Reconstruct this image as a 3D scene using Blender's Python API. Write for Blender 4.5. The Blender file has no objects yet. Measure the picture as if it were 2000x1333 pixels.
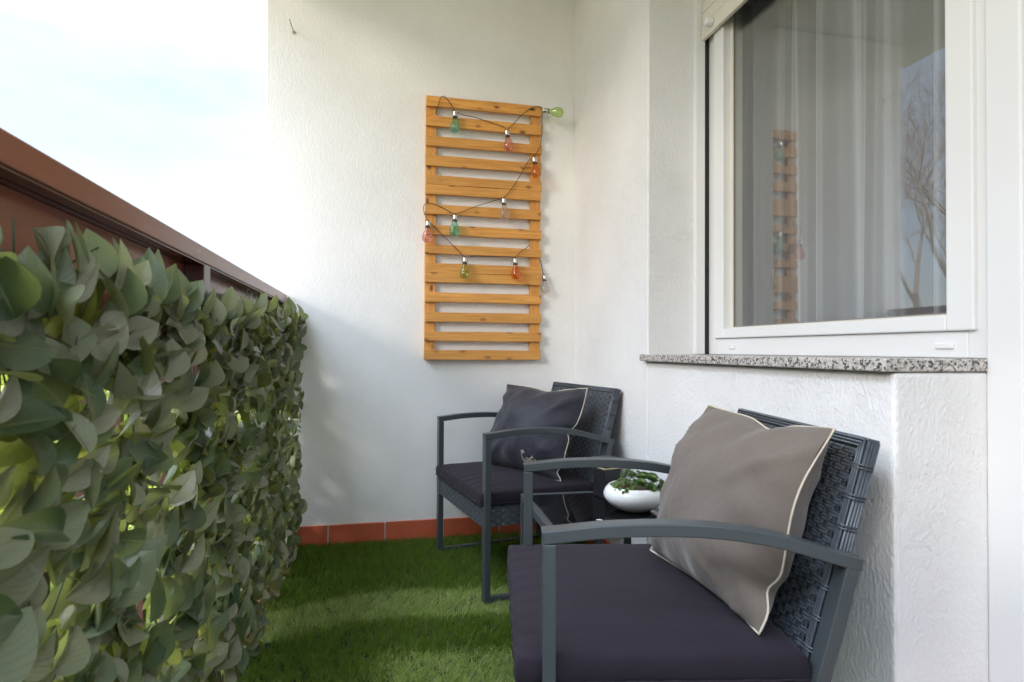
import bpy, bmesh, math, random
import numpy as np
from mathutils import Vector, Matrix, Quaternion
R = math.radians
random.seed(7)
rng = np.random.default_rng(11)
SC = bpy.context.scene
COL = SC.collection

# ------------------------------------------------------------------ camera
YAW, PITCH, ROLL, EYE = 0.219914, 0.0152136, 0.0057067, 0.92
fw = Vector((math.sin(YAW)*math.cos(PITCH), math.cos(YAW)*math.cos(PITCH), math.sin(PITCH)))
rt = Vector((math.cos(YAW), -math.sin(YAW), 0))
upv = rt.cross(fw)
r2 = rt*math.cos(ROLL) + upv*math.sin(ROLL)
u2 = -rt*math.sin(ROLL) + upv*math.cos(ROLL)
cd = bpy.data.cameras.new("camera")
cam = bpy.data.objects.new("camera", cd); COL.objects.link(cam)
M = Matrix.Identity(4)
for i in range(3):
    M[i][0] = r2[i]; M[i][1] = u2[i]; M[i][2] = -fw[i]
M[0][3], M[1][3], M[2][3] = 0, 0, EYE
cam.matrix_world = M
cd.sensor_width = 36; cd.lens = 36*1157.25/2000
cd.clip_start = 0.02; cd.clip_end = 2000
cd.dof.use_dof = True; cd.dof.focus_distance = 2.2; cd.dof.aperture_fstop = 7.1
SC.camera = cam

# ------------------------------------------------------------------ light
SUN_D = Vector((1.0, 0.75, -0.42)).normalized()       # the way sunlight travels
sl = bpy.data.lights.new("sun", 'SUN'); sl.energy = 0.5; sl.angle = R(12.0); sl.color = (1.0, 0.90, 0.77)
so = bpy.data.objects.new("sun", sl); COL.objects.link(so)
so.rotation_euler = SUN_D.to_track_quat('-Z', 'Y').to_euler(); so.location = (-6, -5, 6)
elev = math.asin(-SUN_D.z); az = math.atan2(-SUN_D.x, -SUN_D.y)
W = bpy.data.worlds.new("World"); SC.world = W; W.use_nodes = True
nt = W.node_tree; nt.nodes.clear()
out = nt.nodes.new('ShaderNodeOutputWorld'); bg = nt.nodes.new('ShaderNodeBackground')
sky = nt.nodes.new('ShaderNodeTexSky'); sky.sky_type = 'NISHITA'; sky.sun_disc = False
sky.sun_elevation = elev; sky.sun_rotation = az; sky.air_density = 1.0; sky.dust_density = 0.5; sky.ozone_density = 1.2
tc = nt.nodes.new('ShaderNodeTexCoord'); mp = nt.nodes.new('ShaderNodeMapping'); mp.inputs['Scale'].default_value = (1.0, 1.0, 2.6)
nz = nt.nodes.new('ShaderNodeTexNoise'); nz.inputs['Scale'].default_value = 2.3; nz.inputs['Detail'].default_value = 9; nz.inputs['Roughness'].default_value = 0.58
cr = nt.nodes.new('ShaderNodeValToRGB'); cr.color_ramp.elements[0].color = (0.58, 0.58, 0.58, 1); cr.color_ramp.elements[0].position = 0.40; cr.color_ramp.elements[1].position = 0.60
mx = nt.nodes.new('ShaderNodeMix'); mx.data_type = 'RGBA'
L = nt.links.new
L(tc.outputs['Generated'], mp.inputs['Vector']); L(mp.outputs['Vector'], nz.inputs['Vector']); L(nz.outputs['Fac'], cr.inputs['Fac'])
L(cr.outputs['Color'], mx.inputs[0]); L(sky.outputs['Color'], mx.inputs[6]); 
# cloud deck made far brighter overhead, shaped to light the lower balcony
sxyz = nt.nodes.new('ShaderNodeSeparateXYZ'); L(tc.outputs['Generated'], sxyz.inputs[0])
mr = nt.nodes.new('ShaderNodeMapRange'); mr.interpolation_type = 'SMOOTHSTEP'; mr.inputs['From Min'].default_value = 0.38; mr.inputs['From Max'].default_value = 1.0; mr.inputs['To Min'].default_value = 0.35; mr.inputs['To Max'].default_value = 6.0
L(sxyz.outputs['Z'], mr.inputs['Value'])
vm = nt.nodes.new('ShaderNodeVectorMath'); vm.operation = 'SCALE'; vm.inputs[0].default_value = (7.5, 8.3, 9.6); L(mr.outputs[0], vm.inputs['Scale']); L(vm.outputs[0], mx.inputs[7])
L(mx.outputs[2], bg.inputs['Color'])
bg.inputs['Strength'].default_value = 0.15
L(bg.outputs['Background'], out.inputs['Surface'])
SC.view_settings.view_transform = 'Standard'; SC.view_settings.look = 'None'
SC.view_settings.exposure = 1.43; SC.view_settings.gamma = 1.0
SC.cycles.use_denoising = True
SC.cycles.max_bounces = 8; SC.cycles.transparent_max_bounces = 24; SC.cycles.diffuse_bounces = 5
SC.cycles.caustics_reflective = False; SC.cycles.caustics_refractive = False

# ------------------------------------------------------------------ materials
def mat(name, col, rough=0.6, spec=0.5, metal=0.0):
    m = bpy.data.materials.new(name); m.use_nodes = True
    b = m.node_tree.nodes['Principled BSDF']
    b.inputs['Base Color'].default_value = (*col, 1); b.inputs['Roughness'].default_value = rough
    b.inputs['Specular IOR Level'].default_value = spec; b.inputs['Metallic'].default_value = metal
    return m
class NT:
    def __init__(s, m): s.m = m; s.t = m.node_tree; s.b = s.t.nodes.get('Principled BSDF')
    def n(s, t, **k):
        x = s.t.nodes.new(t)
        for a, v in k.items():
            if a in x.inputs: x.inputs[a].default_value = v
            else: setattr(x, a, v)
        return x
    def l(s, a, b): s.t.links.new(a, b)
    def coord(s, scale=(1, 1, 1), which='Object', rot=(0, 0, 0)):
        c = s.n('ShaderNodeTexCoord'); p = s.n('ShaderNodeMapping'); p.inputs['Scale'].default_value = scale; p.inputs['Rotation'].default_value = rot
        s.l(c.outputs[which], p.inputs['Vector']); return p.outputs['Vector']
    def noise(s, vec, scale, detail=3, rough=0.5):
        x = s.n('ShaderNodeTexNoise'); x.inputs['Scale'].default_value = scale; x.inputs['Detail'].default_value = detail; x.inputs['Roughness'].default_value = rough
        s.l(vec, x.inputs['Vector']); return x.outputs['Fac']
    def ramp(s, fac, stops):
        x = s.n('ShaderNodeValToRGB'); e = x.color_ramp.elements
        while len(e) < len(stops): e.new(0.5)
        for q, (p, c) in zip(e, stops): q.position = p; q.color = (*c, 1) if len(c) == 3 else c
        s.l(fac, x.inputs['Fac']); return x.outputs['Color']
    def mix(s, fac, a, b, blend='MIX'):
        x = s.n('ShaderNodeMix'); x.data_type = 'RGBA'; x.blend_type = blend
        for v, i in ((fac, 0), (a, 6), (b, 7)):
            if hasattr(v, 'links'): s.l(v, x.inputs[i])
            else: x.inputs[i].default_value = v if i == 0 else (*v, 1)
        return x.outputs[2]
    def bump(s, h, strength, dist, normal=None):
        x = s.n('ShaderNodeBump'); x.inputs['Strength'].default_value = strength; x.inputs['Distance'].default_value = dist
        s.l(h, x.inputs['Height'])
        if normal: s.l(normal, x.inputs['Normal'])
        return x.outputs['Normal']
    def math(s, op, a, b=0.5):
        x = s.n('ShaderNodeMath'); x.operation = op
        for v, i in ((a, 0), (b, 1)):
            if hasattr(v, 'links'): s.l(v, x.inputs[i])
            else: x.inputs[i].default_value = v
        return x.outputs[0]

def plaster(name, scale, col=(0.80, 0.798, 0.79), strength=0.55, patch=False):
    m = mat(name, col, 0.85, 0.25); k = NT(m)
    v = k.coord(scale)
    a = k.noise(v, 112, 3, 0.6); b = k.noise(v, 300, 2, 0.5); c = k.noise(k.coord((1, 1, 1)), 3.0, 4, 0.6)
    ridg = k.ramp(a, [(0.38, (0, 0, 0)), (0.62, (1, 1, 1))])
    h = k.math('ADD', k.math('MULTIPLY', ridg, 0.8), k.math('MULTIPLY', b, 0.35))
    n1 = k.bump(h, strength, 0.004)
    # a few trowel ridges and lumps
    d = k.noise(k.coord((1, 1, 2.2)), 7.0, 6, 0.7)
    rid = k.ramp(d, [(0.485, (0, 0, 0)), (0.5, (1, 1, 1)), (0.515, (0, 0, 0))])
    n2 = k.bump(k.math('MULTIPLY', rid, k.ramp(k.noise(k.coord((1, 1, 1)), 2.1, 2), [(0.52, (0, 0, 0)), (0.6, (1, 1, 1))])), 0.35 if patch else 0.12, 0.006, n1)
    k.l(n2, k.b.inputs['Normal'])
    lo = tuple(x*0.93 for x in col)
    k.l(k.mix(k.ramp(c, [(0.35, (0, 0, 0)), (0.7, (1, 1, 1))]), lo, col), k.b.inputs['Base Color'])
    return m
M_SIDE = plaster('plaster_side', (1.25, 1.0, 0.62), (0.84, 0.84, 0.835), 0.32)
M_WIN = plaster('plaster_window_wall', (1.0, 1.1, 0.75), (0.80, 0.802, 0.806), 0.30, True)
M_CEIL = mat('ceiling_paint', (0.85, 0.84, 0.81), 0.9, 0.2)
k = NT(M_CEIL); k.l(k.bump(k.noise(k.coord(), 80, 3), 0.3, 0.003), k.b.inputs['Normal'])

M_PVC = mat('white_pvc', (0.78, 0.79, 0.80), 0.28, 0.5)
M_CREAM = mat('cream_shutter', (0.74, 0.71, 0.62), 0.45)
k = NT(M_CREAM); k.l(k.mix(k.noise(k.coord(), 22, 4), (0.70, 0.67, 0.58), (0.78, 0.75, 0.66)), k.b.inputs['Base Color'])
M_GASK2 = mat('grey_rubber', (0.22, 0.22, 0.215), 0.6)
M_GASK = mat('black_rubber', (0.015, 0.014, 0.013), 0.7)

M_GRAN = mat('granite', (0.4, 0.4, 0.4), 0.35); k = NT(M_GRAN)
v = k.coord()
vo = k.n('ShaderNodeTexVoronoi'); vo.inputs['Scale'].default_value = 230; k.l(v, vo.inputs['Vector'])
sep = k.n('ShaderNodeSeparateColor'); k.l(vo.outputs['Color'], sep.inputs['Color'])
base = k.ramp(sep.outputs[0], [(0.0, (0.05, 0.05, 0.055)), (0.20, (0.07, 0.07, 0.075)), (0.24, (0.36, 0.34, 0.32)), (0.6, (0.52, 0.49, 0.46)), (1.0, (0.66, 0.62, 0.58))])
base = k.mix(k.ramp(k.noise(v, 100, 5, 0.7), [(0.58, (0, 0, 0)), (0.62, (1, 1, 1))]), base, (0.10, 0.10, 0.11))
k.l(base, k.b.inputs['Base Color'])

def thin_glass(name, tint, refl=1.0, ior=1.5, rough=0.0):
    m = bpy.data.materials.new(name); m.use_nodes = True; t = m.node_tree; t.nodes.clear()
    o = t.nodes.new('ShaderNodeOutputMaterial'); tr = t.nodes.new('ShaderNodeBsdfTransparent'); gl = t.nodes.new('ShaderNodeBsdfGlossy')
    fr = t.nodes.new('ShaderNodeFresnel'); fr.inputs['IOR'].default_value = ior; ms = t.nodes.new('ShaderNodeMixShader')
    mu = t.nodes.new('ShaderNodeMath'); mu.operation = 'MULTIPLY'; mu.inputs[1].default_value = refl; mu.use_clamp = True
    tr.inputs['Color'].default_value = (*tint, 1); gl.inputs['Roughness'].default_value = rough; gl.inputs['Color'].default_value = (1, 1, 1, 1)
    ge = t.nodes.new('ShaderNodeNewGeometry'); io = t.nodes.new('ShaderNodeMix'); io.inputs[2].default_value = ior; io.inputs[3].default_value = 1/ior   # same reflectance from either side of a thin pane
    t.links.new(ge.outputs['Backfacing'], io.inputs[0]); t.links.new(io.outputs[0], fr.inputs['IOR'])
    t.links.new(fr.outputs[0], mu.inputs[0]); t.links.new(mu.outputs[0], ms.inputs[0]); t.links.new(tr.outputs[0], ms.inputs[1]); t.links.new(gl.outputs[0], ms.inputs[2])
    t.links.new(ms.outputs[0], o.inputs['Surface'])
    return m
M_PANE = thin_glass('window_glass', (0.86, 0.875, 0.885), 2.0)

M_RAIL = mat('brown_gloss_paint', (0.15, 0.045, 0.022), 0.22, 0.6); k = NT(M_RAIL)
v = k.coord((14, 1.0, 14))
g = k.noise(v, 6, 6, 0.65)
k.l(k.mix(g, (0.27, 0.072, 0.028), (0.18, 0.046, 0.020)), k.b.inputs['Base Color'])
k.l(k.math('ADD', k.math('MULTIPLY', g, 0.16), 0.16), k.b.inputs['Roughness'])
k.l(k.bump(k.noise(k.coord(), 160, 2), 0.06, 0.001), k.b.inputs['Normal'])
M_BAR = mat('dark_red_paint_and_shade', (0.055, 0.012, 0.012), 0.22, 0.6)  # own colour of the bars; stands for shade on posts and rail underside
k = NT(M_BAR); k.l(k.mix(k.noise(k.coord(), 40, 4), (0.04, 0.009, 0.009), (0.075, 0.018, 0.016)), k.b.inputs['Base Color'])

M_FRAME = mat('slate_paint', (0.05, 0.06, 0.065), 0.36, 0.5); k = NT(M_FRAME)
k.l(k.bump(k.noise(k.coord(), 420, 2), 0.08, 0.0006), k.b.inputs['Normal'])
k.l(k.mix(k.noise(k.coord(), 9, 3), (0.045, 0.055, 0.060), (0.058, 0.069, 0.073)), k.b.inputs['Base Color'])
M_WICK = mat('rattan', (0.04, 0.046, 0.054), 0.30, 0.5); k = NT(M_WICK)
k.l(k.mix(k.noise(k.coord(), 70, 3), (0.040, 0.048, 0.060), (0.085, 0.098, 0.115)), k.b.inputs['Base Color'])
M_CORE = mat('rattan_core', (0.015, 0.017, 0.02), 0.7)

def fabric(name, c1, c2, rough=0.85, sheen=0.15, wr=0.5):
    m = mat(name, c1, rough, 0.18); k = NT(m)
    k.b.inputs['Sheen Weight'].default_value = sheen
    k.l(k.mix(k.noise(k.coord(), 12, 4), c1, c2), k.b.inputs['Base Color'])
    w1 = k.n('ShaderNodeTexWave'); w1.inputs['Scale'].default_value = 260; w1.bands_direction = 'X'; k.l(k.coord(), w1.inputs['Vector'])
    w2 = k.n('ShaderNodeTexWave'); w2.inputs['Scale'].default_value = 260; w2.bands_direction = 'Y'; k.l(k.coord(), w2.inputs['Vector'])
    n1 = k.bump(k.math('ADD', w1.outputs['Fac'], w2.outputs['Fac']), 0.10, 0.0006)
    n2 = k.bump(k.noise(k.coord((1, 1.6, 1)), 13, 3, 0.55), wr, 0.018, n1)
    k.l(n2, k.b.inputs['Normal'])
    return m
M_SEAT = fabric('aubergine_canvas', (0.014, 0.0105, 0.016), (0.020, 0.0155, 0.023), 0.85, 0.04, 0.2)
M_TAUPE = fabric('taupe_canvas', (0.128, 0.104, 0.087), (0.150, 0.122, 0.103), 0.75, 0.2, 0.35)
M_DARKP = fabric('charcoal_canvas', (0.025, 0.025, 0.035), (0.033, 0.033, 0.045), 0.5, 0.15, 0.4)
M_PIPE = mat('cream_piping', (0.60, 0.54, 0.43), 0.7)
k = NT(M_PIPE); k.l(k.mix(k.noise(k.coord(), 60, 3), (0.46, 0.40, 0.31), (0.58, 0.52, 0.42)), k.b.inputs['Base Color'])

def wood(name, c1, c2, knot):
    m = mat(name, c1, 0.45, 0.4); k = NT(m)
    at = k.n('ShaderNodeAttribute'); at.attribute_name = 'shade'; at.attribute_type = 'GEOMETRY'
    c = k.n('ShaderNodeTexCoord'); add = k.n('ShaderNodeVectorMath'); add.operation = 'ADD'
    cmb = k.n('ShaderNodeCombineXYZ')
    k.l(k.math('MULTIPLY', at.outputs['Fac'], 17.0), cmb.inputs['X']); k.l(k.math('MULTIPLY', at.outputs['Fac'], 9.0), cmb.inputs['Z'])
    k.l(c.outputs['Object'], add.inputs[0]); k.l(cmb.outputs[0], add.inputs[1])
    def mp(sc):
        p = k.n('ShaderNodeMapping'); p.inputs['Scale'].default_value = sc; k.l(add.outputs[0], p.inputs['Vector']); return p.outputs['Vector']
    vk = k.n('ShaderNodeTexVoronoi'); vk.inputs['Scale'].default_value = 1.0; k.l(mp((8.5, 8.5, 17.0)), vk.inputs['Vector'])
    kd = vk.outputs['Distance']
    g = k.noise(mp((3.2, 30, 46)), 2.2, 7, 0.62)
    w = k.n('ShaderNodeTexWave'); w.bands_direction = 'Z'; w.inputs['Scale'].default_value = 26; w.inputs['Distortion'].default_value = 3.5; w.inputs['Detail'].default_value = 3; w.inputs['Detail Scale'].default_value = 1.2
    k.l(mp((0.22, 1, 1)), w.inputs['Vector'])
    col = k.mix(k.ramp(g, [(0.36, (0, 0, 0)), (0.62, (1, 1, 1))]), c1, c2)
    col = k.mix(k.math('MULTIPLY', w.outputs['Fac'], 0.4), col, tuple(x*0.78 for x in c1))
    col = k.mix(k.ramp(kd, [(0.08, (1, 1, 1)), (0.20, (0, 0, 0))]), col, knot)
    # board to board tone
    col = k.mix(k.math('MULTIPLY', at.outputs['Fac'], 0.5), col, tuple(x*0.6 for x in c1))
    k.l(col, k.b.inputs['Base Color'])
    k.l(k.bump(g, 0.15, 0.002), k.b.inputs['Normal'])
    return m
M_WOOD = wood('varnished_pine', (0.78, 0.385, 0.095), (0.52, 0.22, 0.045), (0.10, 0.035, 0.012))

M_TILE = mat('terracotta', (0.32, 0.075, 0.03), 0.55); k = NT(M_TILE)
k.l(k.mix(k.noise(k.coord(), 18, 5, 0.65), (0.42, 0.080, 0.032), (0.55, 0.120, 0.050)), k.b.inputs['Base Color'])
k.l(k.bump(k.noise(k.coord(), 90, 3), 0.15, 0.002), k.b.inputs['Normal'])
M_GROUT = mat('grout', (0.5, 0.46, 0.4), 0.9)
M_BLACKGLASS = mat('black_table_glass', (0.004, 0.004, 0.005), 0.03, 0.75)
M_CERAM = mat('white_ceramic', (0.80, 0.80, 0.78), 0.12, 0.5)
k = NT(M_CERAM); k.l(k.mix(k.noise(k.coord(), 9, 3), (0.78, 0.78, 0.76), (0.82, 0.82, 0.80)), k.b.inputs['Base Color'])
M_SOIL = mat('soil', (0.07, 0.035, 0.02), 0.95); k = NT(M_SOIL)
k.l(k.mix(k.noise(k.coord(), 220, 3), (0.03, 0.015, 0.01), (0.16, 0.075, 0.04)), k.b.inputs['Base Color']); k.l(k.bump(k.noise(k.coord(), 200, 3), 0.8, 0.004), k.b.inputs['Normal'])
M_POT = mat('black_pot', (0.010, 0.010, 0.013), 0.4)
M_LID = mat('grey_lid', (0.06, 0.066, 0.068), 0.35)
M_GOLD = mat('pale_band', (0.55, 0.48, 0.26), 0.5)
M_CHROME = mat('bulb_cap_metal', (0.62, 0.60, 0.56), 0.22, 0.5, 1.0)
M_CABLE = mat('dark_cable', (0.035, 0.018, 0.012), 0.5)
M_STEEL = mat('rusty_screw', (0.42, 0.36, 0.27), 0.55, 0.5, 0.2)

def leafmat(name, stops, trans, tw=0.3, rough=0.42, attr='tone'):
    m = bpy.data.materials.new(name); m.use_nodes = True; k = NT(m); k.b = k.t.nodes['Principled BSDF']
    at = k.n('ShaderNodeAttribute'); at.attribute_name = attr
    col = k.ramp(at.outputs['Fac'], stops)
    uv = k.n('ShaderNodeUVMap'); sp = k.n('ShaderNodeSeparateXYZ'); k.l(uv.outputs[0], sp.inputs[0])
    rib = k.math('ABSOLUTE', k.math('SUBTRACT', sp.outputs['Y'], 0.5))
    ribm = k.ramp(rib, [(0.012, (1, 1, 1)), (0.035, (0, 0, 0))])
    blot = k.noise(k.coord(), 38, 4, 0.6)
    col = k.mix(k.math('MULTIPLY', k.ramp(blot, [(0.4, (0, 0, 0)), (0.75, (1, 1, 1))]), 0.45), col, (0.15, 0.165, 0.10))
    col = k.mix(k.math('MULTIPLY', ribm, 0.6), col, (0.20, 0.26, 0.10))
    # side veins, slanting from the midrib
    q = k.math('SINE', k.math('MULTIPLY', k.math('SUBTRACT', sp.outputs['X'], k.math('MULTIPLY', rib, 0.9)), 52.0))
    vein = k.ramp(q, [(0.90, (0, 0, 0)), (1.0, (1, 1, 1))])
    k.l(col, k.b.inputs['Base Color']); k.b.inputs['Roughness'].default_value = rough; k.b.inputs['Specular IOR Level'].default_value = 0.45
    nb = k.bump(k.math('ADD', k.math('MULTIPLY', vein, 0.5), ribm), 0.6, 0.002)
    nb = k.bump(k.noise(k.coord(), 55, 2), 0.25, 0.004, nb)
    k.l(nb, k.b.inputs['Normal'])
    tr = k.n('ShaderNodeBsdfTranslucent'); tr.inputs['Color'].default_value = (*trans, 1)
    ms = k.n('ShaderNodeMixShader'); ms.inputs[0].default_value = tw
    o = k.t.nodes['Material Output']
    k.l(k.b.outputs[0], ms.inputs[1]); k.l(tr.outputs[0], ms.inputs[2]); k.l(ms.outputs[0], o.inputs['Surface'])
    return m
M_LEAF = leafmat('plastic_leaf', [(0.0, (0.022, 0.055, 0.024)), (0.3, (0.085, 0.125, 0.070)), (0.6, (0.205, 0.225, 0.150)), (0.92, (0.285, 0.290, 0.21)), (0.955, (0.285, 0.290, 0.21)), (0.97, (0.36, 0.40, 0.07)), (1.0, (0.42, 0.42, 0.06))], (0.46, 0.52, 0.12), 0.20, 0.30)
M_TURF = leafmat('turf_blade', [(0.0, (0.085, 0.155, 0.014)), (0.5, (0.21, 0.315, 0.034)), (0.85, (0.38, 0.46, 0.12)), (1.0, (0.48, 0.51, 0.21))], (0.25, 0.42, 0.04), 0.28, 0.5)
M_TURFB = mat('turf_backing', (0.012, 0.022, 0.006), 0.9)
M_SUCC = leafmat('succulent_leaf', [(0.0, (0.05, 0.13, 0.035)), (0.4, (0.12, 0.23, 0.07)), (0.75, (0.28, 0.38, 0.12)), (0.9, (0.45, 0.55, 0.24)), (1.0, (0.22, 0.08, 0.05))], (0.2, 0.35, 0.05), 0.1, 0.4)

# ------------------------------------------------------------------ mesh helpers
class MB:
    def __init__(s): s.v = []; s.f = []; s.sm = []; s.tone = []
    def add(s, vs, fs, smooth=False, tone=0.0):
        o = len(s.v); s.v += [tuple(v) for v in vs]; s.f += [tuple(i+o for i in f) for f in fs]; s.sm += [smooth]*len(fs); s.tone += [tone]*len(vs)
    def box(s, a, b, tone=0.0, mtx=None):
        x0, y0, z0 = a; x1, y1, z1 = b
        vs = [(x0,y0,z0),(x1,y0,z0),(x1,y1,z0),(x0,y1,z0),(x0,y0,z1),(x1,y0,z1),(x1,y1,z1),(x0,y1,z1)]
        if mtx: vs = [mtx @ Vector(v) for v in vs]
        s.add(vs, [(0,3,2,1),(4,5,6,7),(0,1,5,4),(1,2,6,5),(2,3,7,6),(3,0,4,7)], False, tone)
    def sweep(s, pts, w, h, side):
        """rectangular bar along pts; side = vector across (width w), h = the other way"""
        pts = [Vector(p) for p in pts]; side = Vector(side).normalized(); n = len(pts); vs = []
        for i, p in enumerate(pts):
            if i == 0: t = pts[1]-p
            elif i == n-1: t = p-pts[i-1]
            else:
                t1 = (p-pts[i-1]).normalized(); t2 = (pts[i+1]-p).normalized(); t = t1+t2
            t.normalize(); nn = side.cross(t).normalized()
            sc = 1.0
            if 0 < i < n-1:
                cs = max(0.3, t.dot((pts[i+1]-p).normalized())); sc = 1/cs
            for a, b in ((-1,-1),(1,-1),(1,1),(-1,1)): vs.append(p+side*(a*w/2)+nn*(b*h/2*sc))
        fs = [(0,1,2,3), tuple(4*(n-1)+i for i in (3,2,1,0))]
        for i in range(n-1):
            for j in range(4): fs.append((4*i+j, 4*(i+1)+j, 4*(i+1)+(j+1)%4, 4*i+(j+1)%4))
        s.add(vs, fs)
    def tube(s, pts, r, n=8, closed=False, tone=0.0, cap=True):
        pts = [Vector(p) for p in pts]; m = len(pts); vs = []; up = None
        rr = r if hasattr(r, '__len__') else [r]*m
        for i, p in enumerate(pts):
            if closed: t = pts[(i+1) % m]-pts[i-1]
            else: t = pts[min(i+1, m-1)]-pts[max(i-1, 0)]
            if t.length < 1e-9: t = Vector((0,0,1))
            t.normalize()
            if up is None: up = Vector((0,0,1)) if abs(t.z) < .9 else Vector((1,0,0))
            a = t.cross(up)
            if a.length < 1e-6: a = t.orthogonal()
            a.normalize(); b = a.cross(t); up = b
            for j in range(n):
                q = 2*math.pi*j/n; vs.append(p+(a*math.cos(q)+b*math.sin(q))*rr[i])
        fs = []
        for i in range(m if closed else m-1):
            for j in range(n):
                i2 = (i+1) % m; fs.append((i*n+j, i*n+(j+1)%n, i2*n+(j+1)%n, i2*n+j))
        if not closed and cap: fs += [tuple(range(n-1,-1,-1)), tuple((m-1)*n+j for j in range(n))]
        s.add(vs, fs, True, tone)
    def lathe(s, prof, n=40, c=(0,0,0), mtx=None, tone=0.0):
        vs = []
        for r, z in prof:
            for j in range(n):
                a = 2*math.pi*j/n; v = Vector((c[0]+r*math.cos(a), c[1]+r*math.sin(a), c[2]+z)); vs.append(mtx @ v if mtx else v)
        fs = [(i*n+j, i*n+(j+1)%n, (i+1)*n+(j+1)%n, (i+1)*n+j) for i in range(len(prof)-1) for j in range(n)]
        s.add(vs, fs, True, tone)
    def build(s, name, m, parent=None, bevel=0.0, seg=2, loc=None):
        me = bpy.data.meshes.new(name); me.from_pydata(s.v, [], s.f)
        me.polygons.foreach_set('use_smooth', s.sm)
        if any(s.tone):
            at = me.attributes.new('shade', 'FLOAT', 'POINT'); at.data.foreach_set('value', s.tone)
        me.materials.append(m); me.update()
        o = bpy.data.objects.new(name, me); COL.objects.link(o)
        if parent: o.parent = parent
        if loc: o.location = loc
        if bevel:
            b = o.modifiers.new('bevel', 'BEVEL'); b.width = bevel; b.segments = seg; b.limit_method = 'ANGLE'; b.angle_limit = R(35)
            b.harden_normals = False
        return o
def tag(o, label=None, cat=None, group=None, kind=None):
    if label: o['label'] = label
    if cat: o['category'] = cat
    if group: o['group'] = group
    if kind: o['kind'] = kind
    return o
def empty(name, loc=(0,0,0), rz=0.0, **k):
    o = bpy.data.objects.new(name, None); COL.objects.link(o); o.location = loc; o.rotation_euler = (0,0,rz); o.empty_display_size = 0.1
    return tag(o, **k)
def np_mesh(name, V, F, m, parent=None, tone=None, uv=None, smooth=True):
    """V (n,3), F (k,4) numpy quads"""
    me = bpy.data.meshes.new(name); me.vertices.add(len(V)); me.vertices.foreach_set('co', V.astype(np.float32).ravel())
    me.loops.add(F.size); me.loops.foreach_set('vertex_index', F.astype(np.int32).ravel())
    me.polygons.add(len(F)); me.polygons.foreach_set('loop_start', np.arange(0, F.size, F.shape[1], dtype=np.int32))
    me.polygons.foreach_set('use_smooth', np.full(len(F), smooth))
    if tone is not None:
        a = me.attributes.new('tone', 'FLOAT', 'POINT'); a.data.foreach_set('value', tone.astype(np.float32))
    if uv is not None:
        l = me.uv_layers.new(name='UVMap'); l.data.foreach_set('uv', uv[F.ravel()].astype(np.float32).ravel())
    me.materials.append(m); me.update(calc_edges=True); me.validate()
    o = bpy.data.objects.new(name, me); COL.objects.link(o)
    if parent: o.parent = parent
    return o
def catmull(pts, n=6):
    pts = [Vector(p) for p in pts]; P = [pts[0]*2-pts[1]]+pts+[pts[-1]*2-pts[-2]]; o = []
    for i in range(1, len(P)-2):
        for j in range(n):
            t = j/n; a, b, c, d = P[i-1:i+3]
            o.append(0.5*((2*b)+(c-a)*t+(2*a-5*b+4*c-d)*t*t+(3*b-a-3*c+d)*t**3))
    o.append(pts[-1]); return o

# ------------------------------------------------------------------ setting: ground, floor, ceiling
XW, YB, XF, YREV, YPIER = 0.963, 2.880, 1.205, 2.020, 0.948
XL, ZC = -0.52, 2.735
m = mat('lawn', (0.10, 0.15, 0.03), 0.9); k = NT(m)
k.l(k.mix(k.noise(k.coord(), 0.35, 6, 0.65), (0.085, 0.077, 0.045), (0.135, 0.118, 0.080)), k.b.inputs['Base Color'])
b = MB(); b.add([(-500,-500,-3.2),(500,-500,-3.2),(500,500,-3.2),(-500,500,-3.2)], [(0,1,2,3)])
tag(b.build('lawn', m), kind='structure')
b = MB(); b.box((-0.56, -1.6, -0.22), (1.75, 3.12, 0.0)); tag(b.build('floor', M_TILE), kind='structure')
b = MB(); b.box((-0.81, -0.6, ZC), (1.75, 3.12, ZC+0.24)); tag(b.build('ceiling', M_CEIL, bevel=0.006), kind='structure')

# ------------------------------------------------------------------ walls
SW = empty('side_wall', (0.2, YB, 0), label='textured white end wall of the balcony behind the wooden pallet', cat='wall')
SW_loc = Vector(SW.location)
def rel(o, pos): return tuple(Vector(pos)-Vector(o.location))
def child(mb, name, m, parent, bevel=0.0, seg=2):
    o = mb.build(name, m, parent, bevel, seg); o.location = -Vector(parent.location); return o
b = MB(); b.box((XL, YB, 0.0), (XW+0.5, YB+0.22, ZC-0.002)); child(b, 'masonry', M_SIDE, SW, 0.008, 3)
t = MB(); g = MB(); x = -0.50
joints = [-0.224, 0.033, 0.306, 0.58, 0.853]
xs = [-0.50]+joints+[XW-0.014]
for a, c in zip(xs[:-1], xs[1:]): t.box((a+0.003, YB-0.010, 0.0), (c-0.003, YB+0.003, 0.104+random.uniform(-.0008,.0008)))
g.box((-0.50, YB-0.0075, 0.0), (XW-0.013, YB+0.003, 0.1025))
sk = child(t, 'skirting', M_TILE, SW, 0.002); gr = child(g, 'grout', M_GROUT, SW)
WW = empty('window_wall', (XW, 1.5, 0), label='textured white wall holding the window behind the two chairs', cat='wall')
b = MB()
b.box((XW, YREV, 0.0), (XW+0.42, YB+0.002, ZC-0.002))                 # pier left of the window
child(b, 'masonry', M_WIN, WW, 0.007, 3)
b = MB(); b.box((XW, YPIER, 0.0), (XW+0.30, YREV-0.0005, 0.8815)); child(b, 'parapet', M_WIN, WW, 0.009, 3)
b = MB(); b.box((XW, -1.6, 2.50), (XW+0.42, YREV-0.0005, ZC-0.002)); child(b, 'lintel', M_WIN, WW, 0.007)
b = MB(); b.box((XW, -1.6, 0.0), (XW+0.42, -0.06, 2.4995)); child(b, 'pier', M_WIN, WW, 0.007)
t = MB(); y = YB-0.012
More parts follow.
